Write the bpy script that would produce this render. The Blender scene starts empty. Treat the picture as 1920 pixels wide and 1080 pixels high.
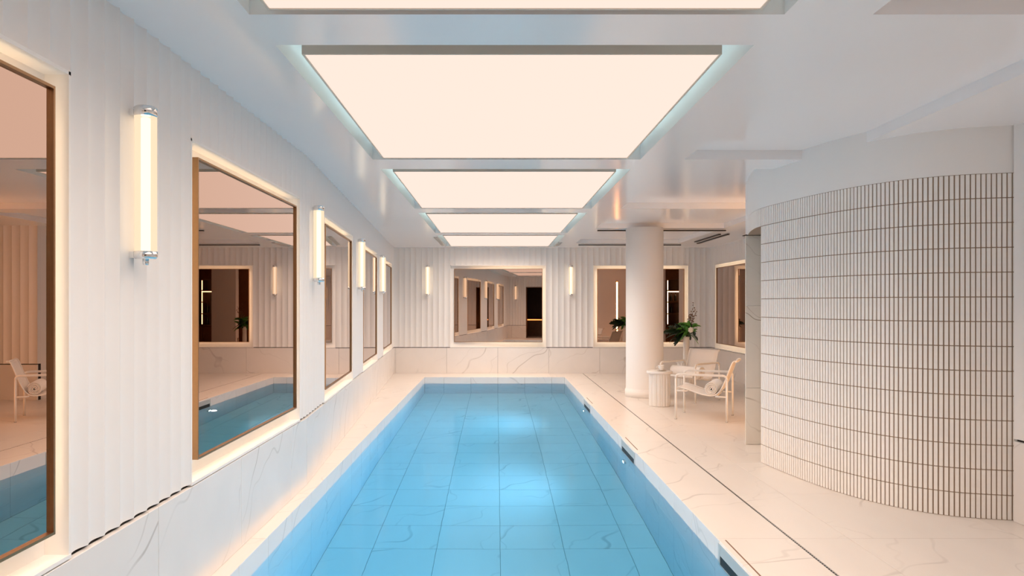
import bpy, bmesh, math, random
from mathutils import Vector, Matrix
R = math.radians
PI = math.pi
rnd = random.Random(7)
sc = bpy.context.scene
C = sc.collection

# ------------------------------------------------------------------ camera, world, exposure
cam_d = bpy.data.cameras.new('camera')
cam_d.sensor_width = 36
cam_d.lens = 1380 / 1920 * 36
cam_d.shift_x = 30 / 1920
cam_d.shift_y = 31 / 1920
cam_d.clip_start = 0.05
cam = bpy.data.objects.new('camera', cam_d); C.objects.link(cam)
cam.location = (0, 0, 1.617); cam.rotation_euler = (R(90), 0, 0)
sc.camera = cam
w = bpy.data.worlds.new('world'); sc.world = w; w.use_nodes = True
w.node_tree.nodes['Background'].inputs[0].default_value = (0.02, 0.018, 0.016, 1)
w.node_tree.nodes['Background'].inputs[1].default_value = 0.5
sc.view_settings.view_transform = 'Standard'
sc.view_settings.look = 'None'
sc.view_settings.gamma = 1
sc.view_settings.use_curve_mapping = False
sc.view_settings.exposure = 0.46
sc.cycles.max_bounces = 14
sc.cycles.diffuse_bounces = 7
sc.cycles.glossy_bounces = 6
sc.cycles.transmission_bounces = 6
sc.cycles.transparent_max_bounces = 8
sc.cycles.caustics_refractive = True
sc.cycles.caustics_reflective = True
sc.cycles.sample_clamp_indirect = 6
sc.cycles.use_denoising = True

PANEL_EMIT = (0.79, 0.615, 0.53); PANEL_STR = 1.0
PANEL_AREA_W = 49.0
LED_COL = (1.0, 0.76, 0.50); LED_STR = 6.0
POOL_W = 125.0; POOL_COL = (0.84, 0.82, .92)
ALCOVE_W = 27.0

# ------------------------------------------------------------------ helpers
def link(o, parent=None):
    C.objects.link(o)
    if parent is not None: o.parent = parent
    return o
def tag(o, label=None, cat=None, group=None, kind=None):
    if label: o['label'] = label
    if cat: o['category'] = cat
    if group: o['group'] = group
    if kind: o['kind'] = kind
    return o
def empty(name, loc=(0, 0, 0), rz=0, label=None, cat=None, group=None):
    o = bpy.data.objects.new(name, None); o.location = loc; o.rotation_euler = (0, 0, rz)
    o.empty_display_size = 0.1
    C.objects.link(o); return tag(o, label, cat, group)
class MB:
    def __init__(s): s.v = []; s.f = []; s.sm = []
    def add(s, vs, fs, smooth=False):
        n = len(s.v); s.v += [tuple(v) for v in vs]
        for f in fs: s.f.append(tuple(i + n for i in f)); s.sm.append(smooth)
        return s
    def box(s, x0, y0, z0, x1, y1, z1):
        if x0 > x1: x0, x1 = x1, x0
        if y0 > y1: y0, y1 = y1, y0
        if z0 > z1: z0, z1 = z1, z0
        return s.add([(x0,y0,z0),(x1,y0,z0),(x1,y1,z0),(x0,y1,z0),(x0,y0,z1),(x1,y0,z1),(x1,y1,z1),(x0,y1,z1)],
              [(0,3,2,1),(4,5,6,7),(0,1,5,4),(1,2,6,5),(2,3,7,6),(3,0,4,7)])
    def bev(s, x0, y0, z0, x1, y1, z1, b=0.004):
        # box with chamfered edges (24 verts)
        b = min(b, abs(x1-x0)*.45, abs(y1-y0)*.45, abs(z1-z0)*.45)
        P = []
        idx = {}
        for i, X in enumerate((x0, x1)):
            for j, Y in enumerate((y0, y1)):
                for k, Z in enumerate((z0, z1)):
                    sx, sy, sz = (b if i == 0 else -b), (b if j == 0 else -b), (b if k == 0 else -b)
                    idx[i,j,k,'x'] = len(P); P.append((X, Y+sy, Z+sz))
                    idx[i,j,k,'y'] = len(P); P.append((X+sx, Y, Z+sz))
                    idx[i,j,k,'z'] = len(P); P.append((X+sx, Y+sy, Z))
        F = []
        g = lambda *a: idx[a]
        for i in (0, 1):
            q = [g(i,0,0,'x'), g(i,1,0,'x'), g(i,1,1,'x'), g(i,0,1,'x')]; F.append(q if i else q[::-1])
        for j in (0, 1):
            q = [g(0,j,0,'y'), g(0,j,1,'y'), g(1,j,1,'y'), g(1,j,0,'y')]; F.append(q if j else q[::-1])
        for k in (0, 1):
            q = [g(0,0,k,'z'), g(1,0,k,'z'), g(1,1,k,'z'), g(0,1,k,'z')]; F.append(q if k else q[::-1])
        for i in (0,1):
            for j in (0,1):
                q = [g(i,j,0,'x'), g(i,j,0,'y'), g(i,j,1,'y'), g(i,j,1,'x')]; F.append(q if (i==j) == False else q[::-1])
        for i in (0,1):
            for k in (0,1):
                q = [g(i,0,k,'x'), g(i,0,k,'z'), g(i,1,k,'z'), g(i,1,k,'x')]; F.append(q if (i==k) else q[::-1])
        for j in (0,1):
            for k in (0,1):
                q = [g(0,j,k,'y'), g(0,j,k,'z'), g(1,j,k,'z'), g(1,j,k,'y')]; F.append(q if (j!=k) else q[::-1])
        for i in (0,1):
            for j in (0,1):
                for k in (0,1):
                    q = [g(i,j,k,'x'), g(i,j,k,'y'), g(i,j,k,'z')]; F.append(q if (i+j+k) % 2 == 1 else q[::-1])
        return s.add(P, F)
    def lathe(s, prof, n=24, c=(0,0,0), smooth=True, cap=True):
        vs = []; fs = []
        for (r, z) in prof:
            for k in range(n):
                a = 2*PI*k/n; vs.append((c[0]+r*math.cos(a), c[1]+r*math.sin(a), c[2]+z))
        for i in range(len(prof)-1):
            for k in range(n):
                k2 = (k+1) % n
                fs.append((i*n+k, i*n+k2, (i+1)*n+k2, (i+1)*n+k))
        s.add(vs, fs, smooth)
        if cap:
            m = len(s.v) - len(vs)
            s.f.append(tuple(m+k for k in range(n))[::-1]); s.sm.append(False)
            s.f.append(tuple(m+(len(prof)-1)*n+k for k in range(n))); s.sm.append(False)
        return s
    def tube(s, pts, r, n=8, smooth=True, rx=None):
        # tube along 3D points; r may be a list
        pts = [Vector(p) for p in pts]; m = len(pts)
        rs = r if isinstance(r, (list, tuple)) else [r]*m
        T = []
        for i in range(m):
            a = pts[max(0,i-1)]; b = pts[min(m-1,i+1)]; T.append((b-a).normalized())
        up = Vector((0,0,1)) if abs(T[0].z) < .9 else Vector((1,0,0))
        N = (up - T[0]*up.dot(T[0])).normalized()
        vs = []; fs = []
        for i in range(m):
            N = (N - T[i]*N.dot(T[i])).normalized(); B = T[i].cross(N)
            for k in range(n):
                a = 2*PI*k/n; vs.append(pts[i] + (N*math.cos(a) + B*math.sin(a)*(rx or 1))*rs[i])
        for i in range(m-1):
            for k in range(n):
                k2 = (k+1) % n; fs.append((i*n+k, i*n+k2, (i+1)*n+k2, (i+1)*n+k))
        fs.append(tuple(range(n))[::-1]); fs.append(tuple((m-1)*n+k for k in range(n)))
        return s.add(vs, fs, smooth)
    def mesh(s, name, mat):
        me = bpy.data.meshes.new(name); me.from_pydata(s.v, [], s.f)
        me.polygons.foreach_set('use_smooth', s.sm)
        if mat: me.materials.append(mat)
        me.update(); return me
    def build(s, name, mat, parent=None, loc=None, rz=None, fix=True):
        me = s.mesh(name, mat)
        if fix:
            bm = bmesh.new(); bm.from_mesh(me); bmesh.ops.recalc_face_normals(bm, faces=bm.faces); bm.to_mesh(me); bm.free()
        o = bpy.data.objects.new(name, me); link(o, parent)
        if loc: o.location = loc
        if rz is not None: o.rotation_euler = (0, 0, rz)
        return o
_cache = {}
def tile(name, sx, sy, sz, mat, parent, loc, rz=0, b=0.0015):
    """one bevelled tile whose corner is the origin; alike tiles share a mesh"""
    key = (name, round(sx,3), round(sy,3), round(sz,3), mat.name, b)
    if key not in _cache: _cache[key] = MB().bev(0,0,0,sx,sy,sz,b).mesh(name, mat)
    o = bpy.data.objects.new(name, _cache[key]); link(o, parent); o.location = loc; o.rotation_euler = (0,0,rz)
    return o

# ------------------------------------------------------------------ materials
def mat(name, col, rough=.5, metal=0, spec=.5, coat=0, emit=None, es=0, sub=None):
    m = bpy.data.materials.new(name); m.use_nodes = True
    b = m.node_tree.nodes['Principled BSDF']
    b.inputs['Base Color'].default_value = (*col, 1); b.inputs['Roughness'].default_value = rough
    b.inputs['Metallic'].default_value = metal; b.inputs['Specular IOR Level'].default_value = spec
    b.inputs['Coat Weight'].default_value = coat; b.inputs['Coat Roughness'].default_value = .08
    if emit: b.inputs['Emission Color'].default_value = (*emit, 1); b.inputs['Emission Strength'].default_value = es
    return m
def grain(m, scale=40, amount=.06, bump=.0, detail=4):
    """subtle procedural variation of the colour and relief"""
    nt = m.node_tree; b = nt.nodes['Principled BSDF']; col = tuple(b.inputs['Base Color'].default_value)
    tc = nt.nodes.new('ShaderNodeTexCoord'); n = nt.nodes.new('ShaderNodeTexNoise')
    n.inputs['Scale'].default_value = scale; n.inputs['Detail'].default_value = detail
    nt.links.new(tc.outputs['Object'], n.inputs['Vector'])
    mx = nt.nodes.new('ShaderNodeMix'); mx.data_type = 'RGBA'
    mx.inputs[6].default_value = tuple(c*(1-amount) for c in col[:3]) + (1,)
    mx.inputs[7].default_value = tuple(min(1, c*(1+amount)) for c in col[:3]) + (1,)
    nt.links.new(n.outputs['Fac'], mx.inputs[0]); nt.links.new(mx.outputs[2], b.inputs['Base Color'])
    if bump:
        bp = nt.nodes.new('ShaderNodeBump'); bp.inputs['Strength'].default_value = bump; bp.inputs['Distance'].default_value = .002
        nt.links.new(n.outputs['Fac'], bp.inputs['Height']); nt.links.new(bp.outputs[0], b.inputs['Normal'])
    return m
def marble(name, base=(.84,.81,.78), vein=(.40,.35,.31), rough=.22, scale=1.0, dens=.5):
    m = bpy.data.materials.new(name); m.use_nodes = True
    nt = m.node_tree; b = nt.nodes['Principled BSDF']; L = nt.links.new
    tc = nt.nodes.new('ShaderNodeTexCoord'); oi = nt.nodes.new('ShaderNodeObjectInfo')
    ml = nt.nodes.new('ShaderNodeMath'); ml.operation = 'MULTIPLY'; ml.inputs[1].default_value = 60
    L(oi.outputs['Random'], ml.inputs[0])
    cx = nt.nodes.new('ShaderNodeCombineXYZ'); L(ml.outputs[0], cx.inputs[0]); L(ml.outputs[0], cx.inputs[1]); L(ml.outputs[0], cx.inputs[2])
    va = nt.nodes.new('ShaderNodeVectorMath'); va.operation = 'ADD'; L(tc.outputs['Object'], va.inputs[0]); L(cx.outputs[0], va.inputs[1])
    mp = nt.nodes.new('ShaderNodeMapping'); mp.inputs['Rotation'].default_value = (.5,.7,.6); mp.inputs['Scale'].default_value = (1.25*scale,.38*scale,1.25*scale)
    L(va.outputs[0], mp.inputs[0])
    wn = nt.nodes.new('ShaderNodeTexNoise'); wn.inputs['Scale'].default_value = 1.6; wn.inputs['Detail'].default_value = 3; L(mp.outputs[0], wn.inputs['Vector'])
    wv = nt.nodes.new('ShaderNodeVectorMath'); wv.operation = 'SCALE'; wv.inputs['Scale'].default_value = .30; L(wn.outputs['Color'], wv.inputs[0])
    wa = nt.nodes.new('ShaderNodeVectorMath'); wa.operation = 'ADD'; L(mp.outputs[0], wa.inputs[0]); L(wv.outputs[0], wa.inputs[1])
    def veins(sc_, width, off):
        n = nt.nodes.new('ShaderNodeTexNoise'); n.inputs['Scale'].default_value = sc_; n.inputs['Detail'].default_value = 2.5; n.inputs['Roughness'].default_value = .5
        o_ = nt.nodes.new('ShaderNodeVectorMath'); o_.operation = 'ADD'; o_.inputs[1].default_value = (off, off*2, off*.5); L(wa.outputs[0], o_.inputs[0]); L(o_.outputs[0], n.inputs['Vector'])
        s1 = nt.nodes.new('ShaderNodeMath'); s1.operation = 'SUBTRACT'; s1.inputs[1].default_value = .5; L(n.outputs['Fac'], s1.inputs[0])
        a1 = nt.nodes.new('ShaderNodeMath'); a1.operation = 'ABSOLUTE'; L(s1.outputs[0], a1.inputs[0])
        r = nt.nodes.new('ShaderNodeMapRange'); r.inputs['From Min'].default_value = 0; r.inputs['From Max'].default_value = width
        r.inputs['To Min'].default_value = 1; r.inputs['To Max'].default_value = 0; r.interpolation_type = 'SMOOTHSTEP'; L(a1.outputs[0], r.inputs['Value'])
        return r.outputs[0]
    def wave(sc_, rot, lo, off):
        mp2 = nt.nodes.new('ShaderNodeMapping'); mp2.inputs['Rotation'].default_value = rot; mp2.inputs['Location'].default_value = (off,off,off)
        L(va.outputs[0], mp2.inputs[0])
        wt_ = nt.nodes.new('ShaderNodeTexWave'); wt_.inputs['Scale'].default_value = sc_; wt_.inputs['Distortion'].default_value = 12
        wt_.inputs['Detail'].default_value = 4; wt_.inputs['Detail Scale'].default_value = .7; wt_.inputs['Detail Roughness'].default_value = .55
        L(mp2.outputs[0], wt_.inputs['Vector'])
        r = nt.nodes.new('ShaderNodeMapRange'); r.inputs['From Min'].default_value = lo; r.inputs['From Max'].default_value = 1
        r.inputs['To Min'].default_value = 0; r.inputs['To Max'].default_value = 1; L(wt_.outputs['Fac'], r.inputs['Value']); return r.outputs[0]
    v1 = wave(.30*scale, (.6,.5,.95), .9985, 3.1); v2 = wave(.55*scale, (.3,.8,.55), .997, 9.7)
    mk = nt.nodes.new('ShaderNodeTexNoise'); mk.inputs['Scale'].default_value = 1.3; mk.inputs['Detail'].default_value = 2; L(va.outputs[0], mk.inputs['Vector'])
    mr = nt.nodes.new('ShaderNodeMapRange'); mr.inputs['From Min'].default_value = .40; mr.inputs['From Max'].default_value = .60; L(mk.outputs['Fac'], mr.inputs['Value'])
    m1 = nt.nodes.new('ShaderNodeMath'); m1.operation = 'MULTIPLY'; L(v1, m1.inputs[0]); L(mr.outputs[0], m1.inputs[1])
    m2 = nt.nodes.new('ShaderNodeMath'); m2.operation = 'MULTIPLY'; L(v2, m2.inputs[0]); L(mr.outputs[0], m2.inputs[1])
    h2 = nt.nodes.new('ShaderNodeMath'); h2.operation = 'MULTIPLY'; h2.inputs[1].default_value = .5; L(m2.outputs[0], h2.inputs[0])
    mxx = nt.nodes.new('ShaderNodeMath'); mxx.operation = 'MAXIMUM'; L(m1.outputs[0], mxx.inputs[0]); L(h2.outputs[0], mxx.inputs[1])
    st = nt.nodes.new('ShaderNodeMath'); st.operation = 'MULTIPLY'; st.inputs[1].default_value = dens; L(mxx.outputs[0], st.inputs[0])
    cl = nt.nodes.new('ShaderNodeTexNoise'); cl.inputs['Scale'].default_value = 2.0; cl.inputs['Detail'].default_value = 5; L(wa.outputs[0], cl.inputs['Vector'])
    c0 = nt.nodes.new('ShaderNodeMix'); c0.data_type = 'RGBA'; c0.inputs[6].default_value = (*[c*.93 for c in base], 1); c0.inputs[7].default_value = (*[min(1,c*1.05) for c in base], 1)
    L(cl.outputs['Fac'], c0.inputs[0])
    mx = nt.nodes.new('ShaderNodeMix'); mx.data_type = 'RGBA'; mx.inputs[7].default_value = (*vein, 1)
    L(st.outputs[0], mx.inputs[0]); L(c0.outputs[2], mx.inputs[6]); L(mx.outputs[2], b.inputs['Base Color'])
    b.inputs['Roughness'].default_value = rough
    return m
def emis(name, col, s):
    m = bpy.data.materials.new(name); m.use_nodes = True; nt = m.node_tree; nt.nodes.clear()
    e = nt.nodes.new('ShaderNodeEmission'); e.inputs[0].default_value = (*col,1); e.inputs[1].default_value = s
    o = nt.nodes.new('ShaderNodeOutputMaterial'); nt.links.new(e.outputs[0], o.inputs[0]); return m

M_wall = grain(mat('white_plaster', (.90,.89,.875), .55), 3, .015)
M_flute = grain(mat('fluted_white_panel', (.86,.855,.85), .45), 6, .02)
M_ceil = grain(mat('glossy_white_ceiling', (.91,.905,.92), .16, spec=.6), 1.2, .01)
M_marble = marble('white_marble', base=(.83,.80,.775), rough=.24, dens=.6)
M_marble_f = marble('floor_marble', base=(.80,.74,.685), rough=.3, dens=.55)
M_marble_p = marble('pool_marble', base=(.90,.90,.90), vein=(.42,.44,.45), rough=.3, dens=.5)
M_marble_d = marble('veined_marble', base=(.82,.77,.70), vein=(.36,.29,.22), rough=.2, scale=1.8, dens=.95)
M_grout = mat('grout', (.40,.37,.34), .8)
M_pgrout = mat('pool_grout', (.30,.36,.38), .8)
M_tgrout = mat('mosaic_grout', (.34,.25,.18), .85)
M_mosaic = grain(mat('matt_white_mosaic', (.92,.90,.87), .32), 30, .04)
M_bronze = grain(mat('brushed_bronze', (.42,.25,.13), .38, metal=1), 60, .08)
M_fascia = mat('taupe_lacquer', (.66,.61,.53), .35)
M_chrome = mat('chrome', (.82,.82,.82), .12, metal=1)
M_steel = mat('stainless_steel', (.62,.64,.65), .25, metal=1)
M_skim = mat('satin_steel', (.72,.73,.72), .45, metal=.5)
M_black = grain(mat('black_slot', (.012,.012,.012), .5), 20, .2)
M_gap = mat('shadow_gap', (.03,.025,.022), .8)
M_panel = emis('warm_panel_light', PANEL_EMIT, PANEL_STR)
M_led = emis('warm_led', LED_COL, LED_STR)
M_cove = emis('cool_cove_led', (.66,.88,.86), 4.5)
M_mirror = mat('bronze_mirror', (.60,.455,.375), .0, metal=1)
M_white = grain(mat('white_powder_coat', (.86,.84,.81), .35), 50, .02)
M_sling = grain(mat('white_mesh_fabric', (.84,.80,.76), .8), 250, .12, .4)
M_towel = grain(mat('white_terry', (.88,.86,.84), .95), 180, .08, .8)
M_ceramic = mat('white_ceramic', (.88,.86,.83), .15)
M_walnut = grain(mat('dark_walnut', (.16,.07,.03), .4), 9, .4)
M_dark = grain(mat('dark_brown', (.06,.025,.014), .5), 6, .3)
M_bottle = mat('dark_glass', (.03,.03,.02), .1)
M_leafd = grain(mat('dark_leaf', (.012,.035,.014), .4), 20, .3)
M_leaf = grain(mat('green_leaf', (.085,.30,.04), .45), 20, .35)
M_stem = grain(mat('green_stem', (.10,.09,.04), .6), 30, .3)
M_bud = mat('brown_bud', (.22,.12,.07), .6)
M_petal = mat('white_petal', (.85,.85,.78), .5)

# sconce glass: frosted sleeve that glows round the inner tube
def sleeve():
    m = bpy.data.materials.new('frosted_glass_sleeve'); m.use_nodes = True; nt = m.node_tree; nt.nodes.clear()
    e = nt.nodes.new('ShaderNodeEmission'); e.inputs[0].default_value = (1,.74,.50,1); e.inputs[1].default_value = .82
    t = nt.nodes.new('ShaderNodeBsdfTransparent'); x = nt.nodes.new('ShaderNodeMixShader'); x.inputs[0].default_value = .80
    o = nt.nodes.new('ShaderNodeOutputMaterial')
    nt.links.new(t.outputs[0], x.inputs[1]); nt.links.new(e.outputs[0], x.inputs[2]); nt.links.new(x.outputs[0], o.inputs[0]); return m
M_sleeve = sleeve()
M_tube = emis('lamp_tube', (1,.84,.66), 2.6)
M_lens = emis('pool_lamp_lens', (.75,.95,1.0), 10)
def water():
    m = bpy.data.materials.new('pool_water'); m.use_nodes = True; nt = m.node_tree; nt.nodes.clear(); L = nt.links.new
    rf = nt.nodes.new('ShaderNodeBsdfRefraction'); rf.inputs['IOR'].default_value = 1.333; rf.inputs['Roughness'].default_value = 0
    gl = nt.nodes.new('ShaderNodeBsdfGlossy'); gl.inputs['Roughness'].default_value = .12
    fr = nt.nodes.new('ShaderNodeFresnel'); fr.inputs['IOR'].default_value = 1.333
    g = nt.nodes.new('ShaderNodeMixShader'); fm = nt.nodes.new('ShaderNodeMath'); fm.operation = 'MULTIPLY'; fm.inputs[1].default_value = .4; L(fr.outputs[0], fm.inputs[0]); L(fm.outputs[0], g.inputs[0]); L(rf.outputs[0], g.inputs[1]); L(gl.outputs[0], g.inputs[2])
    n = nt.nodes.new('ShaderNodeTexNoise'); n.inputs['Scale'].default_value = 1.6; n.inputs['Detail'].default_value = 2
    tc = nt.nodes.new('ShaderNodeTexCoord'); L(tc.outputs['Object'], n.inputs['Vector'])
    b = nt.nodes.new('ShaderNodeBump'); b.inputs['Strength'].default_value = .12; b.inputs['Distance'].default_value = .02
    L(n.outputs['Fac'], b.inputs['Height']); L(b.outputs[0], rf.inputs['Normal']); L(b.outputs[0], gl.inputs['Normal'])
    v = nt.nodes.new('ShaderNodeVolumeAbsorption'); v.inputs['Color'].default_value = (.0,.70,.91,1); v.inputs['Density'].default_value = .43
    o = nt.nodes.new('ShaderNodeOutputMaterial'); L(g.outputs[0], o.inputs['Surface']); L(v.outputs[0], o.inputs['Volume'])
    return m
M_water = water()

CZ = 2.957            # soffit height
D = 17.30             # far wall
PX0, PX1, PY0, PY1 = -1.59, 1.53, 1.0, 16.4    # pool
WZ, FZ = -.143, -1.75

# ------------------------------------------------------------------ walls
def frame_at(o, d):
    """rotation whose local +x runs along d and local +y points out of the wall (to the left of d)"""
    return math.atan2(d[1], d[0])
def flute_mesh(wd, z0, z1, ends=True):
    key = ('flute', round(wd,4), round(z0,3), round(z1,3))
    if key in _cache: return _cache[key]
    n = 8; dep = .018; P = []
    for i in range(n+1):
        t = i/n; P.append((wd*t, -dep*math.sin(PI*t)**.85 if 0 < i < n else 0.0))
    vs = [(x,y,z0) for x,y in P] + [(x,y,z1) for x,y in P] + [(0,-.095,z0),(wd,-.095,z0),(0,-.095,z1),(wd,-.095,z1)]
    fs = [(i, i+1, n+2+i, n+1+i)[::-1] for i in range(n)]; a = 2*(n+1)
    mb = MB(); mb.add(vs[:a], fs, True)      # the scallop has its own vertices, so that its shading stays smooth
    mb.add(vs, [(tuple(range(n+1)) + (a+1, a)), tuple(range(2*n+1, n, -1)) + (a+2, a+3), (0, n+1, a+2, a), (n, a+1, a+3, 2*n+1)])
    me = mb.mesh('flute', M_flute)
    _cache[key] = me; return me
NZ0, NZ1 = .622, 2.545
trim_no = [0]
def wall_run(wall, slab, O, E, niches=(), gaps=(), pitch=.131, tile_off=0.0, top=CZ, thick=.15, base=True):
    """fluted cladding over a marble plinth from O to E (plan points on the crest line, room on the left of O->E).
    niches: (s0, s1) recesses for the mirrors, gaps: (s0, s1, ztop) doorways"""
    O = Vector(O); E = Vector(E); d = (E-O); Ln = d.length; d /= Ln; nrm = Vector((-d.y, d.x)); rz = math.atan2(d.y, d.x)
    def W(s, n, z): p = O + d*s + nrm*n; return (p.x, p.y, z)
    def sbox(s0, s1, n0, n1, z0, z1, mb):
        c = [W(s0,n0,z0),W(s1,n0,z0),W(s1,n1,z0),W(s0,n1,z0),W(s0,n0,z1),W(s1,n0,z1),W(s1,n1,z1),W(s0,n1,z1)]
        mb.add(c, [(0,3,2,1),(4,5,6,7),(0,1,5,4),(1,2,6,5),(2,3,7,6),(3,0,4,7)])
    cuts = sorted([(a,b,'n',0) for a,b in niches] + [(a,b,'g',z) for a,b,z in gaps])
    # slab behind
    s = 0
    for a,b,k,z in [c for c in cuts if c[2]=='g'] + [(Ln,Ln,'e',0)]:
        if a > s: sbox(s, a, -.095-thick, -.095, -.05, top+.3, slab)
        if k == 'g': sbox(a, b, -.095-thick, -.095, z, top+.3, slab); s = b
        else: s = b
    # segments of full-height flutes
    def flutes(s0, s1, z0, z1):
        if s1 - s0 < .03: return
        n = max(1, round((s1-s0)/pitch)); wd = (s1-s0)/n; me = flute_mesh(wd, z0, z1)
        for i in range(n):
            o = bpy.data.objects.new('flute', me); link(o, wall); o.location = W(s0+i*wd, 0, 0); o.rotation_euler = (0,0,rz)
    s = 0
    for a,b,k,z in cuts:
        flutes(s, a, .614, top)
        if k == 'n': flutes(a, b, NZ1, top)
        else: flutes(a, b, z, top)
        s = b
    flutes(s, Ln, .614, top)
    for a,b in niches:      # flat surround boards lining the recess
        trim_no[0] += 1
        mb = MB(); t = .014
        sbox(a, a+t, -.095, .002, NZ0, NZ1, mb); sbox(b-t, b, -.095, .002, NZ0, NZ1, mb)
        sbox(a, b, -.095, .002, NZ1-t, NZ1+.001, mb); sbox(a, b, -.095, .004, NZ0-.016, NZ0, mb)
        mb.build('trim_%d' % trim_no[0], M_wall)['kind'] = 'structure'
    if base:
        spans = []; s = 0
        for a,b,k,z in cuts:
            if k == 'g': spans.append((s,a)); s = b
        spans.append((s, Ln))
        for a0,b0 in spans:
            if b0-a0 < .02: continue
            sbox(a0, b0, -.095, -.03, 0, .612, plinthcore)
            first = a0 + ((tile_off - a0) % 1.2); js = [a0] + [j for j in [first + 1.2*i for i in range(40)] if a0+.02 < j < b0-.02] + [b0]
            for j0, j1 in zip(js, js[1:]):
                tile('tile', j1-j0-.004, .030, .598, M_marble, wall, W(j0+.002, -.026, .001), rz)
    return W, rz
plinthcore = MB()
def wall_obj(name, slab):
    return slab
def start_wall(name):
    e = bpy.data.objects.new(name, bpy.data.meshes.new(name)); C.objects.link(e); e['kind'] = 'structure'; return e
def finish_wall(o, slab, m=M_wall):
    me = slab.mesh(o.name, m); bm = bmesh.new(); bm.from_mesh(me); bmesh.ops.recalc_face_normals(bm, faces=bm.faces); bm.to_mesh(me); bm.free()
    o.data = me

XL = -1.70; YK = 6.6; SL = .0655
LEFT_END = (XL - SL*(D-YK), D)
wl = start_wall('wall_left'); sl = MB()
# runs keep the room on their left: the left wall is walked from far to near
L2 = math.hypot(SL*(D-YK), D-YK)
n2 = [(a-.1, b+.1) for a,b in ((1.05,3.13),(4.50,6.58),(7.95,10.03))]
WL2, rz2 = wall_run(wl, sl, LEFT_END, (XL, YK), [(L2-b, L2-a) for a,b in n2][::-1], tile_off=.3)
n1 = [(.76-.1, 2.84+.1), (4.2-.1, 6.28+.1)]
WL1, rz1 = wall_run(wl, sl, (XL, YK), (XL, -1.0), [(YK-b, YK-a) for a,b in n1][::-1], tile_off=YK-4.9)
finish_wall(wl, sl)
wf = start_wall('wall_far'); sf = MB()
FX1 = 5.05
WF, rzf = wall_run(wf, sf, (FX1, D), (LEFT_END[0], D), [(FX1-4.53, FX1-2.28), (FX1-1.18, FX1+1.08)], tile_off=FX1-.04)
finish_wall(wf, sf)
wr = start_wall('wall_right'); sr = MB()
WR, rzr = wall_run(wr, sr, (FX1, 14.3), (FX1, D), [(.42, 2.68)], tile_off=.3)
finish_wall(wr, sr)
ws = start_wall('wall_right_stub'); ss_ = MB()
wall_run(ws, ss_, (FX1, 12.45), (4.33, 12.45), tile_off=.4)   # faces -y
finish_wall(ws, ss_)
wn = start_wall('wall_right_near'); sn = MB()
WN, rzn = wall_run(wn, sn, (3.862, -1.0), (3.862, 5.49), tile_off=.2)
finish_wall(wn, sn)
wb = start_wall('wall_back'); sb = MB()
WB, rzb = wall_run(wb, sb, (XL, -1.0), (3.862, -1.0), gaps=[(.92, 2.55, 2.45)], tile_off=.2)
finish_wall(wb, sb)
o = plinthcore.build('trim_plinth_gap', M_gap); o['kind'] = 'structure'
# door reveal of the back doorway
mb = MB(); mb.box(XL+.90,-1.5,0,XL+.925,-.995,2.45).box(XL+2.545,-1.5,0,XL+2.57,-.995,2.45).box(XL+.90,-1.5,2.435,XL+2.57,-.995,2.465)
mb.build('door_1', M_walnut)['kind'] = 'structure'
# plain outer walls: alcove and dark room behind the doorway
mb = MB(); mb.box(7.0,8.6,-.05,7.15,14.6,3.3).box(5.19,14.32,-.05,7.1,14.46,3.3).box(5.0,8.721,0,7.0,8.76,3.0)
mb.build('wall_alcove', M_walnut)['kind'] = 'structure'
mb = MB(); mb.box(-3,-4.6,-.05,4,-4.45,3.2).box(-3,-4.5,-.05,-2.9,-1.3,3.2).box(3.9,-4.5,-.05,4,-1.3,3.2).box(-3,-4.6,2.6,4,-1.3,2.7)
mb.build('wall_lobby', M_dark)['kind'] = 'structure'

# ------------------------------------------------------------------ ceiling (soffit, light bays, coffers)
xb = [-2.9, -1.14, 1.332, 1.74, 3.06, 4.0, 7.2]
yb = [-4.7, .35, 3.40, 3.80, 6.80, 7.28, 10.30, 10.75, 12.9, 13.5, 13.80, 14.20, 16.1, 17.0, 17.6]
bays = [(.35,3.40),(3.80,6.80),(7.28,10.30),(10.75,13.80),(14.20,17.0)]
coff = [(.35,3.40,1.74,3.06),(3.80,6.80,1.74,3.06),(7.28,10.30,1.74,7.2),(10.75,12.9,1.74,4.0),(13.5,16.1,1.74,4.0)]
def hgt(x, y):
    for a,b in bays:
        if a < y < b and -1.14 < x < 1.332: return CZ + .20
    for a,b,c,d in coff:
        if a < y < b and c < x < d: return CZ + .085
    return CZ
mb = MB()
nx, ny = len(xb)-1, len(yb)-1
Hh = [[hgt((xb[i]+xb[i+1])/2, (yb[j]+yb[j+1])/2) for j in range(ny)] for i in range(nx)]
for i in range(nx):
    for j in range(ny):
        h = Hh[i][j]; x0,x1,y0,y1 = xb[i],xb[i+1],yb[j],yb[j+1]
        mb.add([(x0,y0,h),(x0,y1,h),(x1,y1,h),(x1,y0,h)], [(0,1,2,3)])
        if i+1 < nx and Hh[i+1][j] != h:
            g = Hh[i+1][j]; q = [(x1,y0,h),(x1,y1,h),(x1,y1,g),(x1,y0,g)]; mb.add(q, [(0,1,2,3) if g > h else (3,2,1,0)])
        if j+1 < ny and Hh[i][j+1] != h:
            g = Hh[i][j+1]; q = [(x0,y1,h),(x1,y1,h),(x1,y1,g),(x0,y1,g)]; mb.add(q, [(3,2,1,0) if g > h else (0,1,2,3)])
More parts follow.
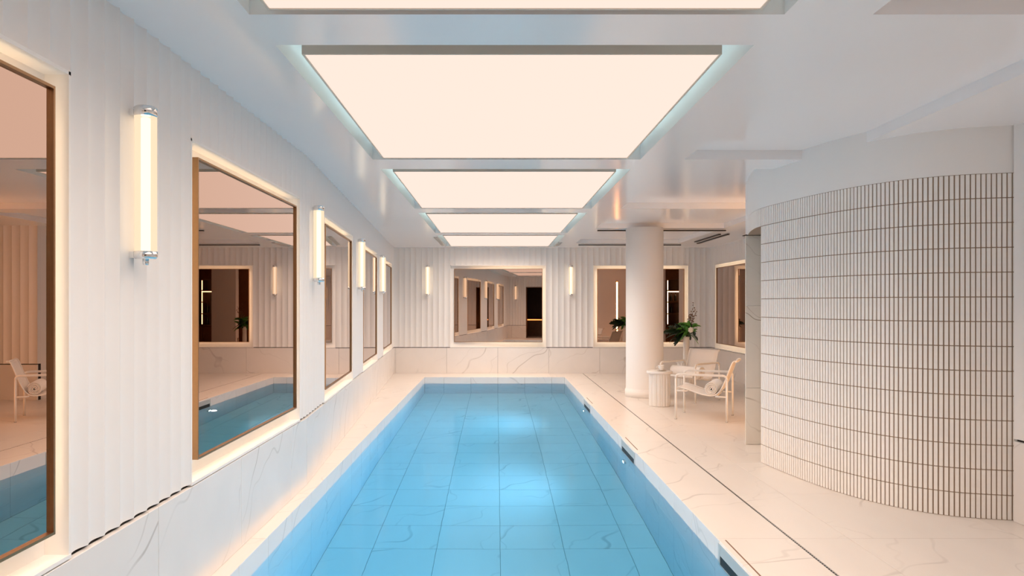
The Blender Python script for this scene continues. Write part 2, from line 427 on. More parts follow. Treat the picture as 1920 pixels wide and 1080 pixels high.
# roof slab over everything
mb.box(-3,-4.7,3.38,7.3,17.8,3.5)
o = mb.build('ceiling', M_ceil, fix=False); o['kind'] = 'structure'
names = ['nearest, cut off by the top of the photo', 'second from the front and largest in view', 'third from the front', 'fourth from the front', 'farthest, next to the end wall']
for k,(a,b) in enumerate(bays):
    e = empty('ceiling_light', ((-1.04+1.21)/2, (a+b)/2, CZ), 0, 'glowing ceiling light panel over the pool, ' + names[k], 'ceiling light', 'ceiling light panels over the pool')
    hx = 1.125; hy0, hy1 = a+.14-(a+b)/2, b-.05-(a+b)/2
    f = MB(); t = .012
    f.box(-hx,hy0,0,-hx+t,hy1,.1).box(hx-t,hy0,0,hx,hy1,.1).box(-hx+t,hy0,0,hx-t,hy0+t,.1).box(-hx+t,hy1-t,0,hx-t,hy1,.1).box(-hx,hy0,.1,hx,hy1,.115)
    f.build('frame', M_fascia, e)
    MB().box(-hx+t+.001,hy0+t+.001,.004,hx-t-.001,hy1-t-.001,.012).build('diffuser', M_panel, e)
    for sx in (-.8,.8):
        for sy in (hy0+.4, hy1-.4): MB().box(sx-.01,sy-.01,.115,sx+.01,sy+.01,.20).build('hanger', M_steel, e)
    for sx in (-1, 1):
        x0 = sx*(hx-.03); MB().box(x0-.008,hy0+.03,.115,x0+.008,hy1-.03,.125).build('cove_strip', M_cove, e)
    ld = bpy.data.lights.new('panel_downlight', 'AREA'); ld.shape = 'RECTANGLE'; ld.size = 2.2; ld.size_y = hy1-hy0-.1
    ld.energy = PANEL_AREA_W; ld.color = (1,.79,.64); ld.spread = R(140)
    lo = bpy.data.objects.new('panel_downlight', ld); link(lo, e); lo.location = (0, (hy0+hy1)/2, -.004)
# vents beside the last bay and slot diffusers on the right-hand soffit
def slot(x0,y0,x1,y1,label):
    e = empty('slot_diffuser', ((x0+x1)/2,(y0+y1)/2,CZ), 0, label, 'air vent', 'black linear slots in the ceiling over the seating')
    ax, ay = (x1-x0)/2, (y1-y0)/2
    MB().box(-ax,-ay,-.022,ax,ay,.004).build('slot', M_black, e)
    f = MB(); t = .006
    f.box(-ax-t,-ay-t,-.003,-ax,ay+t,.004).box(ax,-ay-t,-.003,ax+t,ay+t,.004).box(-ax,-ay-t,-.003,ax,-ay,.004).box(-ax,ay,-.003,ax,ay+t,.004)
    f.build('rim', M_ceil, e)
slot(1.82,13.18,4.12,13.24,'long black ceiling slot behind the column, the nearer of the two crossing ones')
slot(1.84,16.38,4.12,16.44,'long black ceiling slot close to the far wall')
slot(4.20,13.9,4.25,15.6,'short black ceiling slot running lengthwise, left one of the pair')
slot(4.36,13.9,4.41,16.0,'black ceiling slot running lengthwise, right one of the pair')
for x0, x1, y0, y1, lb in ((-1.235,-1.155,14.6,16.7,'slim louvred grille along the left edge of the farthest ceiling light'),
                           (1.345,1.43,15.9,16.8,'small louvred grille along the right edge of the farthest ceiling light')):
    e = empty('ceiling_grille', ((x0+x1)/2,(y0+y1)/2,CZ), 0, lb, 'air vent')
    MB().box((x0-x1)/2,(y0-y1)/2,-.002,(x1-x0)/2,(y1-y0)/2,.003).build('grille_back', M_black, e)
    for k in range(4):
        xx = (x0-x1)/2 + (x1-x0)*k/3
        MB().box(xx-.006,(y0-y1)/2,-.010,xx+.006,(y1-y0)/2,-.002).build('blade', M_white, e)

# ------------------------------------------------------------------ floor
fl = MB()
fl.box(-2.9,PY1+.012,-.3,7.2,17.6,-.012).box(-2.9,-4.7,-.3,7.2,PY0-.012,-.012).box(-2.9,PY0-.012,-.3,PX0-.012,PY1+.012,-.012).box(PX1+.012,PY0-.012,-.3,7.2,PY1+.012,-.012)
floor = fl.build('floor', M_grout); floor['kind'] = 'structure'
def ft(x0,x1,y0,y1):
    g = .0015
    if x1-x0 > .02 and y1-y0 > .02: tile('tile', x1-x0-2*g, y1-y0-2*g, .012, M_marble_f, floor, (x0+g, y0+g, -.012), 0, .0008)
ycuts = [PY1 + .001 - 1.2*i for i in range(13)]   # joints of the coping
yj = [-1.0+.0, .29, 1.49, 2.69, 3.89, 5.09, 6.29, 7.49, 8.69, 9.89, 11.09, 12.29, 13.49, 14.69, 15.89, D+.1]
for y0,y1 in zip(yj, yj[1:]):
    a = max(y0, PY0) ; b = min(y1, PY1)
    if b > a: ft(PX1, 2.032, a, b)
    for x0,x1 in ((2.048,2.44),(2.44,3.64),(3.64,4.84),(4.84,5.9),(5.9,7.0)):
        if x0 > 3.7 and y1 < 8.7: continue
        ft(x0,x1,y0,y1)
# left ledge, following the wall
for y0,y1 in zip(yj, yj[1:]):
    a = max(y0, PY0); b = min(y1, PY1)
    if b > a:
        xl = XL - SL*max(0, b-YK) - .06
        ft(xl, PX0, a, b)
# ends of the deck
for xa,xb_ in ((-2.5,-1.16),(-1.16,.04),(.04,1.24),(1.24,2.032)):
    ft(xa,xb_,PY1,D+.1); ft(max(xa,-1.8),xb_,-.2,PY0)
    ft(max(xa,-1.8),xb_,-1.1,-.2)
# slot drain
dr = empty('floor_drain', (2.04,9,0), 0, 'thin perforated metal drain channel running the length of the marble deck', 'drain')
MB().box(-.006,-9.9,-.011,.006,8.2,-.004).build('channel', M_black, dr)
g = MB(); y = -6.5
while y < 8.2:
    g.box(-.006,y,-.006,.006,y+.012,-.001); y += .03
g.build('grating', M_steel, dr)['kind'] = 'stuff'

# ------------------------------------------------------------------ pool
pool = empty('swimming_pool', (0,9,0), 0, 'long rectangular swimming pool lined in white marble and filled with blue lit water', 'pool')
def pw(mb, name, m): return mb.build(name, m, pool, loc=(0,-9,0))
sh = MB()
e1 = .014
sh.box(PX0-.15,PY0-.15,FZ-.15,PX1+.15,PY1+.15,FZ-e1)
sh.box(PX0-.15,PY0-.15,FZ-.15,PX0-e1,PY1+.15,-.3).box(PX1+e1,PY0-.15,FZ-.15,PX1+.15,PY1+.15,-.3)
sh.box(PX0-.15,PY0-.15,FZ-.15,PX1+.15,PY0-e1,-.3).box(PX0-.15,PY1+e1,FZ-.15,PX1+.15,PY1+.15,-.3)
sh.box(PX0-.03,PY0-.03,-.3,PX0-e1,PY1+.03,-.013).box(PX1+e1,PY0-.03,-.3,PX1+.03,PY1+.03,-.013)
sh.box(PX0-.03,PY0-.03,-.3,PX1+.03,PY0-e1,-.013).box(PX0-.03,PY1+e1,-.3,PX1+.03,PY1+.03,-.013)
pw(sh, 'shell', M_pgrout)
def pt(name, sx, sy, sz, loc): 
    tile(name, sx, sy, sz, M_marble_p, pool, (loc[0], loc[1]-9, loc[2]), 0, .001)
g = .0025
xs = [PX0,-1.16,-.56,.04,.64,1.24,PX1]; n = 26; ys = [PY1 - .5923*i for i in range(27)][::-1]
for x0,x1 in zip(xs,xs[1:]):
    for y0,y1 in zip(ys,ys[1:]): pt('floor_tile', x1-x0-2*g, y1-y0-2*g, .014, (x0+g,y0+g,FZ-.014))
zs = [0, -.6, -1.2, FZ]
for z1,z0 in zip(zs,zs[1:]):
    for y0,y1 in zip(ys,ys[1:]):
        pt('wall_tile', .014, y1-y0-2*g, z1-z0-2*g, (PX0-.014,y0+g,z0+g)); pt('wall_tile', .014, y1-y0-2*g, z1-z0-2*g, (PX1,y0+g,z0+g))
    for x0,x1 in zip(xs,xs[1:]):
        pt('end_tile', x1-x0-2*g, .014, z1-z0-2*g, (x0+g,PY1,z0+g)); pt('end_tile', x1-x0-2*g, .014, z1-z0-2*g, (x0+g,PY0-.014,z0+g))
wt = MB().box(PX0-.01,PY0-.01,FZ-.01,PX1+.01,PY1+.01,WZ); pw(wt, 'water', M_water)
# skimmers and lamps
SK = [(4.62,'nearest pool skimmer, cut by the bottom edge of the photo'),(8.53,'middle pool skimmer, black mouth above the nearer underwater lamp'),(12.35,'farthest pool skimmer, small black mouth near the far end')]
for yy, lb in SK:
    e = empty('pool_skimmer', (PX1, yy, -.11), 0, 'steel-framed ' + lb, 'pool skimmer', 'skimmers in the right pool wall')
    f = MB(); t = .006; L_ = .43
    f.box(-t,-L_,.07,.001,L_,.095).box(-t,-L_,-.095,.001,L_,-.07).box(-t,-L_,-.07,.001,-L_+.035,.07).box(-t,L_-.035,-.07,.001,L_,.07)
    f.build('frame', M_skim, e)
    MB().box(-.002,-L_+.035,-.07,.001,L_-.035,.015).build('mouth', M_black, e)
    MB().box(-.004,-L_+.035,.015,.001,L_-.035,.07).build('weir_plate', M_skim, e)
    MB().box(.04,-L_*.8,.1095,.050,L_,.1112).build('lid_gap', M_bud, e)
for yy, lb in ((4.62,'underwater lamp nearest the camera, below the first skimmer'),(8.75,'glowing round underwater lamp below the middle skimmer'),(12.7,'glowing round underwater lamp farthest along the right pool wall')):
    e = empty('pool_lamp', (PX1, yy, -.62), 0, lb, 'pool light', 'underwater lamps in the right pool wall')
    def disc(r0, prof, name, m):
        b_ = MB().lathe(prof, 28); o = b_.build(name, m, e); o.rotation_euler = (0, R(-90), 0); return o
    disc(0, [(.082,.0),(.082,.012),(.074,.020),(.062,.022),(.060,.014)], 'rim', M_steel)
    disc(0, [(.058,.012),(.050,.019),(.02,.022)], 'lens', M_lens)
    ld = bpy.data.lights.new('pool_beam','SPOT'); ld.energy = POOL_W; ld.color = POOL_COL; ld.spot_size = R(150); ld.spot_blend = .8; ld.shadow_soft_size = .05
    lo = bpy.data.objects.new('pool_beam', ld); link(lo, e); lo.location = (-.09,0,0); lo.rotation_euler = (0, R(90-8), 0)
    # spot looks down its -z; rotate so that it looks to -x and slightly down
    dv = Vector((-1, 0, .12)); lo.rotation_euler = dv.to_track_quat('-Z','Y').to_euler()

# ------------------------------------------------------------------ mirrors
def mirror(W, s0, s1, label, rz, tilt=0, front=.0, group='backlit bronze mirrors'):
    c = W((s0+s1)/2, 0, .731)
    e = empty('wall_mirror', c, rz + tilt, label, 'mirror', group)
    hw = (s1-s0)/2; H = 1.727; dp = .038; t = .011
    f = MB()      # local: x along the wall, y into the room
    f.box(-hw,front-dp,0,-hw+t,front,H).box(hw-t,front-dp,0,hw,front,H).box(-hw+t,front-dp,0,hw-t,front,t).box(-hw+t,front-dp,H-t,hw-t,front,H)
    f.build('frame', M_bronze, e)
    MB().box(-hw+t,front-dp+.002,t,hw-t,front-.014,H-t).build('glass', M_mirror, e)
    bk = MB().box(-hw+.06,front-dp-.03,.06,hw-.06,front-dp+.002,H-.06)
    bk.build('back_box', M_black, e)
    l = MB(); a = .045; b = .059; y0, y1 = front-dp-.018, front-dp-.004
    l.box(-hw+a,y0,a,-hw+b,y1,H-a).box(hw-b,y0,a,hw-a,y1,H-a).box(-hw+b,y0,a,hw-b,y1,b).box(-hw+b,y0,H-b,hw-b,y1,H-a)
    l.build('light_strip', M_led, e)
    return e
MIR = 'backlit bronze-framed mirror '
for (a,b),lb in zip(((.76,2.84),(4.20,6.28)), (MIR+'at the left edge of the photo, nearest on the left wall', MIR+'second along the left wall, between the nearest two wall lamps')):
    mirror(WL1, YK-b, YK-a, lb, rz1)
for (a,b),lb in zip(((1.05,3.13),(4.50,6.58),(7.95,10.03)), (MIR+'third along the left wall', MIR+'fourth along the left wall, narrow in view', MIR+'last on the left wall beside the far corner')):
    mirror(WL2, L2-b, L2-a, lb, rz2)
mirror(WF, FX1-1.09, FX1+.99, MIR+'centred on the far wall above the pool end', rzf, tilt=-.0615)
mirror(WF, FX1-4.43, FX1-2.38, MIR+'on the far wall behind the round column', rzf)
mirror(WR, .52, 2.58, MIR+'on the right wall beyond the marble door jamb', rzr)

# ------------------------------------------------------------------ wall lamps
def sconce(x, y, rz, label):
    e = empty('wall_lamp', (x, y, 1.82), rz, label, 'wall lamp', 'tube wall lamps')
    c = (0,.058,0); r = .049
    MB().lathe([(r+.003,.045),(r+.003,.02),(r-.004,.010)][::-1], 24, c).build('end_cap', M_chrome, e)
    MB().lathe([(r+.003,.675),(r+.003,.715),(r-.004,.722)], 24, c).build('end_cap', M_chrome, e)
    b = MB().lathe([(.012,-.018),(.014,-.008),(.014,.010)], 12, c); b.build('finial', M_chrome, e)
    MB().lathe([(r,.0455),(r,.6745)], 32, c, cap=False).build('glass_sleeve', M_sleeve, e)
    MB().lathe([(.021,.05),(.021,.67)], 16, c).build('tube', M_tube, e)
    for z0 in (.014,.68): MB().box(-.02,-.02,z0,.02,.03,z0+.03).build('bracket', M_chrome, e)
def lw(y): return XL - SL*max(0, y-YK)
sconce(lw(3.45), 3.45, R(-90), 'tall glowing tube wall lamp between the first two mirrors on the left wall')
sconce(lw(6.9), 6.9, rz2, 'glowing tube wall lamp between the second and third left wall mirrors')
sconce(lw(10.36), 10.36, rz2, 'glowing tube wall lamp between the third and fourth left wall mirrors')
sconce(lw(13.77), 13.77, rz2, 'glowing tube wall lamp before the last mirror on the left wall')
sconce(-1.60, D, R(180), 'small glowing tube wall lamp on the far wall left of the centre mirror')
sconce(1.755, D, R(180), 'small glowing tube wall lamp on the far wall right of the centre mirror')
sconce(-1.30, -1.0, 0, 'tube wall lamp on the back wall, seen only in the centre mirror')

# ------------------------------------------------------------------ curved mosaic wall
ctrl = [(2.93,8.60),(2.78,8.05),(2.715,7.56),(2.79,6.98),(2.89,6.52),(3.0,6.20),(3.14,5.94),(3.31,5.74),(3.55,5.59),(3.90,5.50)]
def cr(P, n=24):
    out = []
    Q = [(2*P[0][0]-P[1][0], 2*P[0][1]-P[1][1])] + P + [(2*P[-1][0]-P[-2][0], 2*P[-1][1]-P[-2][1])]
    for i in range(1, len(Q)-2):
        for k in range(n):
            t = k/n
            out.append(tuple(.5*((2*Q[i][a]) + (-Q[i-1][a]+Q[i+1][a])*t + (2*Q[i-1][a]-5*Q[i][a]+4*Q[i+1][a]-Q[i+2][a])*t*t + (-Q[i-1][a]+3*Q[i][a]-3*Q[i+1][a]+Q[i+2][a])*t**3) for a in (0,1)))
    out.append(P[-1]); return out
crv = cr(ctrl)
for _ in range(12):
    crv = [crv[0]] + [((a[0]+2*b[0]+c[0])/4, (a[1]+2*b[1]+c[1])/4) for a,b,c in zip(crv, crv[1:], crv[2:])] + [crv[-1]]
cum = [0]
for a,b in zip(crv, crv[1:]): cum.append(cum[-1] + math.dist(a,b))
def at(s):
    s = max(0, min(cum[-1]-1e-6, s))
    import bisect
    i = bisect.bisect_right(cum, s)-1; t = (s-cum[i])/(cum[i+1]-cum[i]); a, b = crv[i], crv[i+1]
    p = Vector((a[0]+(b[0]-a[0])*t, a[1]+(b[1]-a[1])*t)); d = Vector((b[0]-a[0], b[1]-a[1])).normalized()
    return p, d, Vector((d.y, -d.x))   # outward normal (towards the pool)
# arc length of the door edge
sdoor = min(range(len(crv)), key=lambda i: abs(crv[i][1]-7.56)); sdoor = cum[sdoor]
TOPZ = 2.605; ROW = TOPZ/14; PIT = .0350
wc = start_wall('wall_curved'); m_ = MB()
def strip(s0, s1, n0, n1, z0, z1, mb, steps):
    P = []
    for i in range(steps+1):
        p,d,nn = at(s0+(s1-s0)*i/steps); P.append((p+nn*n0, p+nn*n1))
    vs = []; 
    for a,b in P: vs += [(a.x,a.y,z0),(b.x,b.y,z0),(b.x,b.y,z1),(a.x,a.y,z1)]
    fs = [(0,1,2,3)]; k = 4*steps; fs.append((k+3,k+2,k+1,k))
    for i in range(steps):
        a = 4*i; b = a+4
        for q in range(4): fs.append((a+q, b+q, b+(q+1)%4, a+(q+1)%4))
    mb.add(vs, fs, False)
S1 = cum[-1]
strip(0, S1, -.15, -.002, TOPZ, CZ+.3, m_, 60)         # plaster above
for i in range(len(m_.sm)): m_.sm[i] = False
finish_wall(wc, m_)
for p_ in wc.data.polygons: p_.use_smooth = abs(p_.normal.z) < .1
try:
    wc.data.set_sharp_from_angle(angle=R(30))
except Exception: pass
gm = MB(); strip(sdoor, S1, -.15, -.009, 0, TOPZ, gm, 50); strip(0, sdoor, -.15, -.009, TOPZ-ROW, TOPZ, gm, 20)
gb = gm.build('grout_bed', M_tgrout, wc)
nt_ = int((S1-sdoor)/PIT); p0 = S1 - nt_*PIT
tw = PIT-.0095; th = ROW-.0065
tmesh = MB().bev(-tw/2, -.010, 0, tw/2, 0, th, .0018).mesh('mosaic_tile', M_mosaic)
far = MB(); cnt = 0
def tile_basis(s):
    p,d,nn = at(s); return p, math.atan2(d.y, d.x) 
allt = []
for i in range(nt_):
    for r_ in range(14): allt.append((S1-(i+.5)*PIT, r_))
for i in range(int(sdoor/PIT)): allt.append((sdoor-(i+.5)*PIT, 13))
tv = [v.co.copy() for v in tmesh.vertices]; tf = [tuple(p.vertices) for p in tmesh.polygons]
for k,(s,r_) in enumerate(allt):
    p,a = tile_basis(s); z = r_*ROW+.0031
    # outward normal = right of direction, so turn by 180 degrees
    if k < 294:
        o = bpy.data.objects.new('mosaic_tile', tmesh); link(o, wc); o.location = (p.x,p.y,z); o.rotation_euler = (0,0,a+PI)
    else:
        c_, s_ = math.cos(a+PI), math.sin(a+PI)
        far.add([(p.x+v.x*c_-v.y*s_, p.y+v.x*s_+v.y*c_, z+v.z) for v in tv], tf)
o = far.build('mosaic_field', M_mosaic, wc, fix=False); o['kind'] = 'stuff'
# room behind the curved wall: pier with marble tiles, back wall, dark inside
pier = MB().box(2.915,8.52,0,3.06,8.60,TOPZ+.6); pier.box(3.06,8.60,0,7.1,8.72,3.25)
pr = pier.build('wall_shower', M_wall); pr['kind'] = 'structure'
for z0,z1 in ((0,.655),(.655,1.605),(1.605,2.415)):
    tile('tile', .186, .02, z1-z0-.004, M_marble_d, pr, (2.884,8.499,z0+.002))
MB().box(3.03,8.499,2.415,3.08,8.519,2.42).box(2.88,8.50,2.415,3.07,8.60,2.425).build('head_trim', M_gap, pr)
mb = MB().box(3.06,7.2,0,3.10,8.6,CZ).box(4.0,5.6,0,4.1,8.6,CZ)
mb.build('wall_shower_inner', M_marble_d)['kind'] = 'structure'

# ------------------------------------------------------------------ column
col = empty('column', (2.62,12.98,0), 0, 'round smooth white column standing on the deck behind the pool edge', 'column')
MB().lathe([(.342,0),(.342,.12),(.326,.14),(.325,.16),(.325,CZ)], 64).build('shaft', M_wall, col)
for p in col.children[0].data.polygons: pass

# ------------------------------------------------------------------ furniture
def side_table(loc, label):
    t = empty('side_table', (*loc,0), 0, label, 'side table', 'round white drum tables')
    n = 96; prof = []
    vs = []; fs = []
    for zi,z in enumerate((.0,.012,.515)):
        for k in range(n):
            a = 2*PI*k/n; u = (k % 8)/8; r = (.184 if k % 8 == 0 else .168 + .014*math.sin(PI*u)) - .014
            if zi == 0: r -= .01
            vs.append((r*math.cos(a), r*math.sin(a), z))
    for i in range(2):
        for k in range(n): fs.append((i*n+k, i*n+(k+1)%n, (i+1)*n+(k+1)%n, (i+1)*n+k))
    fs.append(tuple(range(n))[::-1]); fs.append(tuple(2*n+k for k in range(n)))
    MB().add(vs, fs, False).build('drum', M_white, t)
    MB().lathe([(.185,.515),(.198,.520),(.202,.532),(.202,.552),(.196,.560)], 48).build('table_top', M_white, t)
    return t
side_table((2.61,11.75), 'round white drum side table beside the column with a cup on top')
side_table((3.62,14.0), 'round white drum side table behind the armchairs, carrying the vase')
cup = empty('coffee_cup', (2.63,11.72,.560), R(200), 'white cup on a saucer standing on the drum side table', 'cup')
MB().lathe([(.028,.012),(.036,.022),(.047,.05),(.052,.085),(.054,.092),(.050,.092),(.045,.06),(.03,.024)], 28).build('cup_body', M_ceramic, cup)
MB().lathe([(.03,0),(.045,.003),(.085,.014),(.088,.017),(.05,.008),(.03,.012)], 32).build('saucer', M_ceramic, cup)
MB().tube([(.045,0,.078),(.070,0,.082),(.085,0,.065),(.078,0,.045),(.042,0,.036)], .005, 8).build('handle', M_ceramic, cup)

def arc_pts(p0, pc, p1, n=6):   # quadratic corner
    return [tuple(p0[i]*(1-t)**2 + 2*pc[i]*t*(1-t) + p1[i]*t*t for i in range(3)) for t in [k/n for k in range(n+1)]]
SEAT = [(.350,.415),(.335,.447),(.300,.452),(.20,.425),(.08,.385),(-.04,.352),(-.13,.345),(-.20,.365),(-.25,.42),(-.30,.52),(-.345,.64),(-.385,.755),(-.415,.825),(-.445,.842),(-.47,.825)]
def smooth2(P, it=2):
    for _ in range(it):
        Q = [P[0]]
        for a,b in zip(P,P[1:]): Q += [(.75*a[0]+.25*b[0],.75*a[1]+.25*b[1]),(.25*a[0]+.75*b[0],.25*a[1]+.75*b[1])]
        Q.append(P[-1]); P = Q
    return P
def armchair(loc, rz, label):
    c = empty('armchair', (*loc,0), rz, label, 'armchair', 'white sling armchairs on the deck')
    W_ = .345; Y = .345; H = .635; rr = .055; r = .0155
    for sx in (-1,1):
        X = sx*W_
        for yy in (Y,-Y):
            lg = MB().tube([(X,yy,.012),(X,yy,H-rr)], r).build('leg', M_white, c)
            MB().lathe([(r+.002,0),(r+.002,.012)], 12, (X,yy,0)).build('foot', M_steel, lg)
        pts = arc_pts((X,Y,H-rr),(X,Y,H),(X,Y-rr,H)) + arc_pts((X,-Y+rr,H),(X,-Y,H),(X,-Y,H-rr))
        ar = MB().tube(pts, r).build('armrest', M_white, c)
        MB().bev(X-.020, -Y+.05, H+.004, X+.020, Y-.05, H+.016, .003).build('arm_pad', M_white, ar)
    S = smooth2(SEAT)
    for sx in (-1,1):
        MB().tube([(sx*.285, y, z) for y,z in S], .009, 8).build('side_rail', M_white, c)
    th = .004; vs = []; fs = []; nn = 6
    for i,(y,z) in enumerate(S):
        a = S[max(0,i-1)]; b = S[min(len(S)-1,i+1)]; d = Vector((b[0]-a[0], b[1]-a[1])).normalized(); no = Vector((-d.y, d.x))
        for k in range(nn+1):
            u = k/nn; sag = .012*math.sin(PI*u)
            for q in (-1,1): 
                vs.append((-.285+.57*u, y+no.x*(th*q*.5) , z+no.y*(th*q*.5) - (sag if abs(no.y) > .5 else 0)))
    m = len(S); w2 = 2*(nn+1)
    for i in range(m-1):
        for k in range(nn):
            a = i*w2+2*k; b = a+w2
            fs += [(a,a+2,b+2,b),(a+1,b+1,b+3,a+3)]
        a = i*w2; b = a+w2; fs.append((a,b,b+1,a+1)); a += 2*nn; b += 2*nn; fs.append((a,a+1,b+1,b))
    MB().add(vs, fs, True).build('sling', M_sling, c)
    for (y,z) in ((.20,.405),(-.20,.345)):
        MB().tube([(-W_,y,z-.0),(W_,y,z-.0)], .010).build('crossbar', M_white, c)
        for sx in (-1,1): MB().tube([(sx*W_,y,z),(sx*W_,y+(.145 if y > 0 else -.145),z+.0)], .010).build('rail_link', M_white, c)
    for (y,z) in ((.345,.43),(-.45,.828)):
        MB().tube([(-.295,y,z),(.295,y,z)], .011).build('crossbar', M_white, c)
    return c
cA = armchair((2.99,10.55), R(66), 'white sling armchair seen from its side, nearest the camera, with a rolled towel')
cB = armchair((3.29,12.50), R(130.5), 'white sling armchair facing the pool behind the nearer one')
def towel(ch, y, z, label, L_=.58, R0=.095):
    mw = ch.matrix_world
    a = ch.rotation_euler[2]; lx, ly = -math.sin(a)*y, math.cos(a)*y
    e = empty('rolled_towel', (ch.location[0]+lx, ch.location[1]+ly, z), a, label, 'towel', 'rolled white towels on the armchairs')
    turns = 4.6; n = 140; th = .0135; vs = []; fs = []
    segs = [-L_/2, -L_/2+.012, 0, L_/2-.012, L_/2]
    for i in range(n+1):
        t = i/n; A = turns*2*PI*t - .9; rad = .003 + (R0-.003-th)*t**.95
        for q in (0,1):
            rr_ = rad + th*q*.92
            for j,x in enumerate(segs):
                sh_ = (.004 if j in (0,4) else 0)*math.sin(A*1.5)
                vs.append((x+sh_, rr_*math.cos(A), rr_*math.sin(A)))
    w_ = 10
    for i in range(n):
        a_ = i*w_; b_ = a_+w_
        for j in range(4):
            fs.append((a_+j,a_+j+1,b_+j+1,b_+j)); fs.append((a_+5+j,b_+5+j,b_+6+j,a_+6+j))
        fs.append((a_,b_,b_+5,a_+5)); fs.append((a_+4,a_+9,b_+9,b_+4))
    fs.append((0,5,6,7,8,9,4,3,2,1)); k = n*w_; fs.append((k,k+1,k+2,k+3,k+4,k+9,k+8,k+7,k+6,k+5))
    MB().add(vs, fs, True).build('roll', M_towel, e)
    return e
towel(cA, -.13, .444, 'rolled white towel with its spiral end showing, on the nearer armchair')
towel(cB, .07, .484, 'rolled white towel lying on the armchair farther back')

# vase and flowers
vz = .560; vx, vy = 3.62, 14.0
v = empty('vase', (vx,vy,vz), 0, 'tall pale vase of foliage on the table behind the armchairs', 'vase')
MB().lathe([(.052,0),(.060,.01),(.062,.10),(.056,.25),(.058,.40),(.064,.445),(.058,.445),(.050,.40),(.050,.03),(.01,.02)], 28, cap=True).build('vase_body', M_ceramic, v)
fa = empty('flower_arrangement', (vx,vy,vz+.447), 0, 'dark green leafy bouquet with a white flower and twiggy sprigs, in the vase', 'flowers')
fa.scale = (1.2, 1.2, 1.2)
def leaf(L_, Wd, lobes, m, base, dirv, roll, name='leaf'):
    dv = Vector(dirv).normalized(); side = dv.cross(Vector((0,0,1)))
    if side.length < .1: side = Vector((1,0,0))
    side.normalize(); side = Matrix.Rotation(roll, 3, dv) @ side; up = side.cross(dv)
    n = 14 if lobes else 7; vs = []; fs = []; b = Vector(base)
    for i in range(n+1):
        t = i/n; wv = Wd*math.sin(PI*min(1,t*.92+.06))**.7
        if lobes and i % 2 == 1: wv *= .55
        mid = b + dv*L_*t + Vector((0,0,-.25*L_*t*t))
        for q in (-1,0,1): vs.append(mid + side*wv*q*.5 + up*(abs(q)*.12*wv))
    for i in range(n): 
        a = 3*i; fs += [(a,a+1,a+4,a+3),(a+1,a+2,a+5,a+4)]
    o = MB().add(vs, fs, True).build(name, m, fa, fix=False)
    md = o.modifiers.new('thickness','SOLIDIFY'); md.thickness = .0015
    return o
for az, el, L_, roll in ((200,10,.30,.3),(185,35,.30,-.4),(165,-5,.27,.2),(215,-15,.27,.5),(190,55,.26,.1),(230,-30,.24,.2),(175,15,.34,.9)):
    a, e_ = R(az), R(el); d = (math.cos(a)*math.cos(e_), math.sin(a)*math.cos(e_)*.6, math.sin(e_))
    leaf(L_, .20, True, M_leafd, (-.05,0,.06), d, roll)
for k in range(46):
    a = rnd.uniform(0,2*PI); e_ = R(rnd.uniform(-35,75)); d = (math.cos(a)*math.cos(e_), math.sin(a)*math.cos(e_), math.sin(e_))
    b0 = (rnd.uniform(-.03,.10), rnd.uniform(-.05,.05), rnd.uniform(.02,.17))
    leaf(rnd.uniform(.12,.22), rnd.uniform(.05,.09), False, M_leaf if k % 3 else M_leafd, b0, d, rnd.uniform(-1,1))
for k in range(9):
    a = rnd.uniform(-.6,1.2); tx, ty, tz = .05+.10*rnd.random()+.03*k/9, rnd.uniform(-.08,.08), rnd.uniform(.28,.56)
    pts = [(0,0,0),(tx*.4,ty*.4,tz*.45),(tx*.8,ty*.9,tz*.8),(tx,ty,tz)]
    MB().tube(pts, [.004,.003,.002,.0012], 6).build('stem', M_stem, fa)
    bb = MB()
    for q in range(9):
        u = .45+.55*q/8; px_, py_, pz_ = tx*u+rnd.uniform(-.022,.022), ty*u+rnd.uniform(-.02,.02), tz*u+rnd.uniform(-.01,.01)
        bb.lathe([(.001,-.009),(.008,-.003),(.009,.003),(.001,.010)], 6, (px_,py_,pz_))
    bb.build('buds', M_bud, fa)
fl_ = MB()
for k in range(14):
    a = 2*PI*k/7 + (.4 if k > 6 else 0); rr_ = .034 if k < 7 else .018
    fl_.lathe([(.002,-.012),(.016,-.004),(.017,.006),(.003,.016)], 8, (.03+rr_*math.cos(a)*.9, -.16, .11+rr_*math.sin(a)))
fl_.build('blossom', M_petal, fa)
MB().tube([(0,0,0),(.015,-.08,.06),(.03,-.155,.11)], .004, 6).build('stem', M_stem, fa)

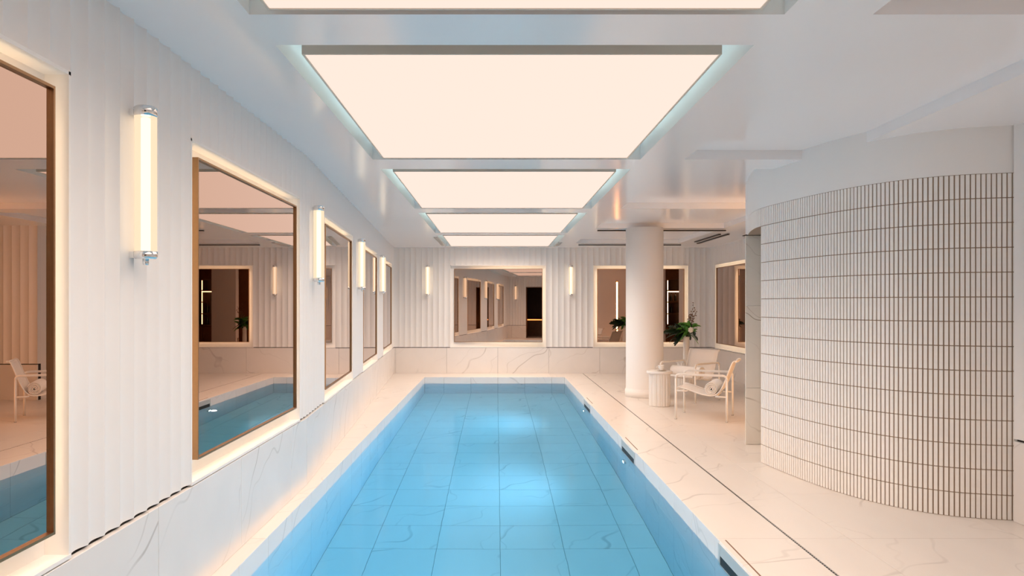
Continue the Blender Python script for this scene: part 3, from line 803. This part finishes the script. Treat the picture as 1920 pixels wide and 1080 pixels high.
# ------------------------------------------------------------------ bar shelf in the alcove (seen in the mirrors)
bs = empty('bar_shelf', (5.85,10.55,0), 0, 'dark walnut shelf unit with lit compartments, seen reflected in the far mirrors', 'shelf unit')
hw = .80; hh = 2.45
b = MB().box(-hw,-.2,0,-hw+.03,.2,hh).box(hw-.03,-.2,0,hw,.2,hh).box(-hw,-.2,0,hw,-.18,hh).box(-hw,-.2,hh-.03,hw,.2,hh)
b.build('carcass', M_walnut, bs)
for z in (.92,1.30,1.68,2.06): MB().box(-hw+.03,-.18,z,hw-.03,.2,z+.03).build('shelf', M_walnut, bs)
for x in (-.27,.27): MB().box(x-.012,-.18,.95,x+.012,.19,hh-.03).build('divider', M_walnut, bs)
for x in (-.75,-.25,.25): 
    dd = MB().bev(x+.005,.2,.04,x+.49,.22,.90,.003).build('door', M_walnut, bs)
    MB().box(x+.44,.22,.55,x+.45,.235,.70).build('handle', M_bronze, dd)
for x in (-.285,.255): MB().box(x,.17,.98,x+.02,.195,hh-.05).build('light_strip', M_led, bs)
MB().box(-.25,.17,2.02,.25,.195,2.05).build('light_strip', M_led, bs)
k = 0
for z in (.95,1.33,1.71):
    for x in (-.68,-.56,-.42,-.12,.02,.14,.40,.52,.66):
        k += 1
        if rnd.random() < .3: continue
        o = MB().lathe([(.035,0),(.037,.01),(.037,.15),(.012,.20),(.012,.26),(.014,.265)], 12).build('bottle', M_bottle)
        o.location = (5.85+x, 10.55+rnd.uniform(-.05,.05), z+.03)
        num = ('first','second','third','fourth','fifth','sixth','seventh','eighth','ninth')[(k-1) % 9]
        tag(o, 'dark bottle in the %s spot of the %s lit shelf of the walnut unit' % (num, {.95:'lowest',1.33:'middle',1.71:'upper'}[z]), 'bottle', 'bottles on the bar shelf')
# warm strip lamp on the back of the shower room, lights the lounge corner
al = empty('strip_lamp', (4.25,8.72,1.35), 0, 'upright warm strip lamp on the hidden wall behind the curved tiling, seen in the mirrors', 'lamp')
MB().bev(-.03,0,-1.1,.03,.03,1.1,.006).build('housing', M_bronze, al)
MB().box(-.02,.03,-1.08,.02,.036,1.08).build('strip', emis('warm_strip', (1,.45,.14), 4), al)
ld = bpy.data.lights.new('strip_glow','AREA'); ld.shape = 'RECTANGLE'; ld.size = .04; ld.size_y = 2.1; ld.energy = ALCOVE_W; ld.color = (1,.50,.20)
lo = bpy.data.objects.new('strip_glow', ld); link(lo, al); lo.location = (0,.05,0); lo.rotation_euler = (R(90),0,0)
# counter in the dark lobby behind the camera
ct = empty('reception_counter', (-.6,-4.0,0), 0, 'dark counter with a glowing orange edge in the lobby behind the pool room', 'counter')
MB().bev(-.8,-.25,0,.8,.25,.85,.01).build('body', M_walnut, ct)
MB().bev(-.85,-.3,.85,.85,.3,.89,.005).build('counter_top', M_walnut, ct)
MB().box(-.8,.25,.80,.8,.262,.845).build('light_strip', emis('orange_led', (1,.35,.10), 4), ct)
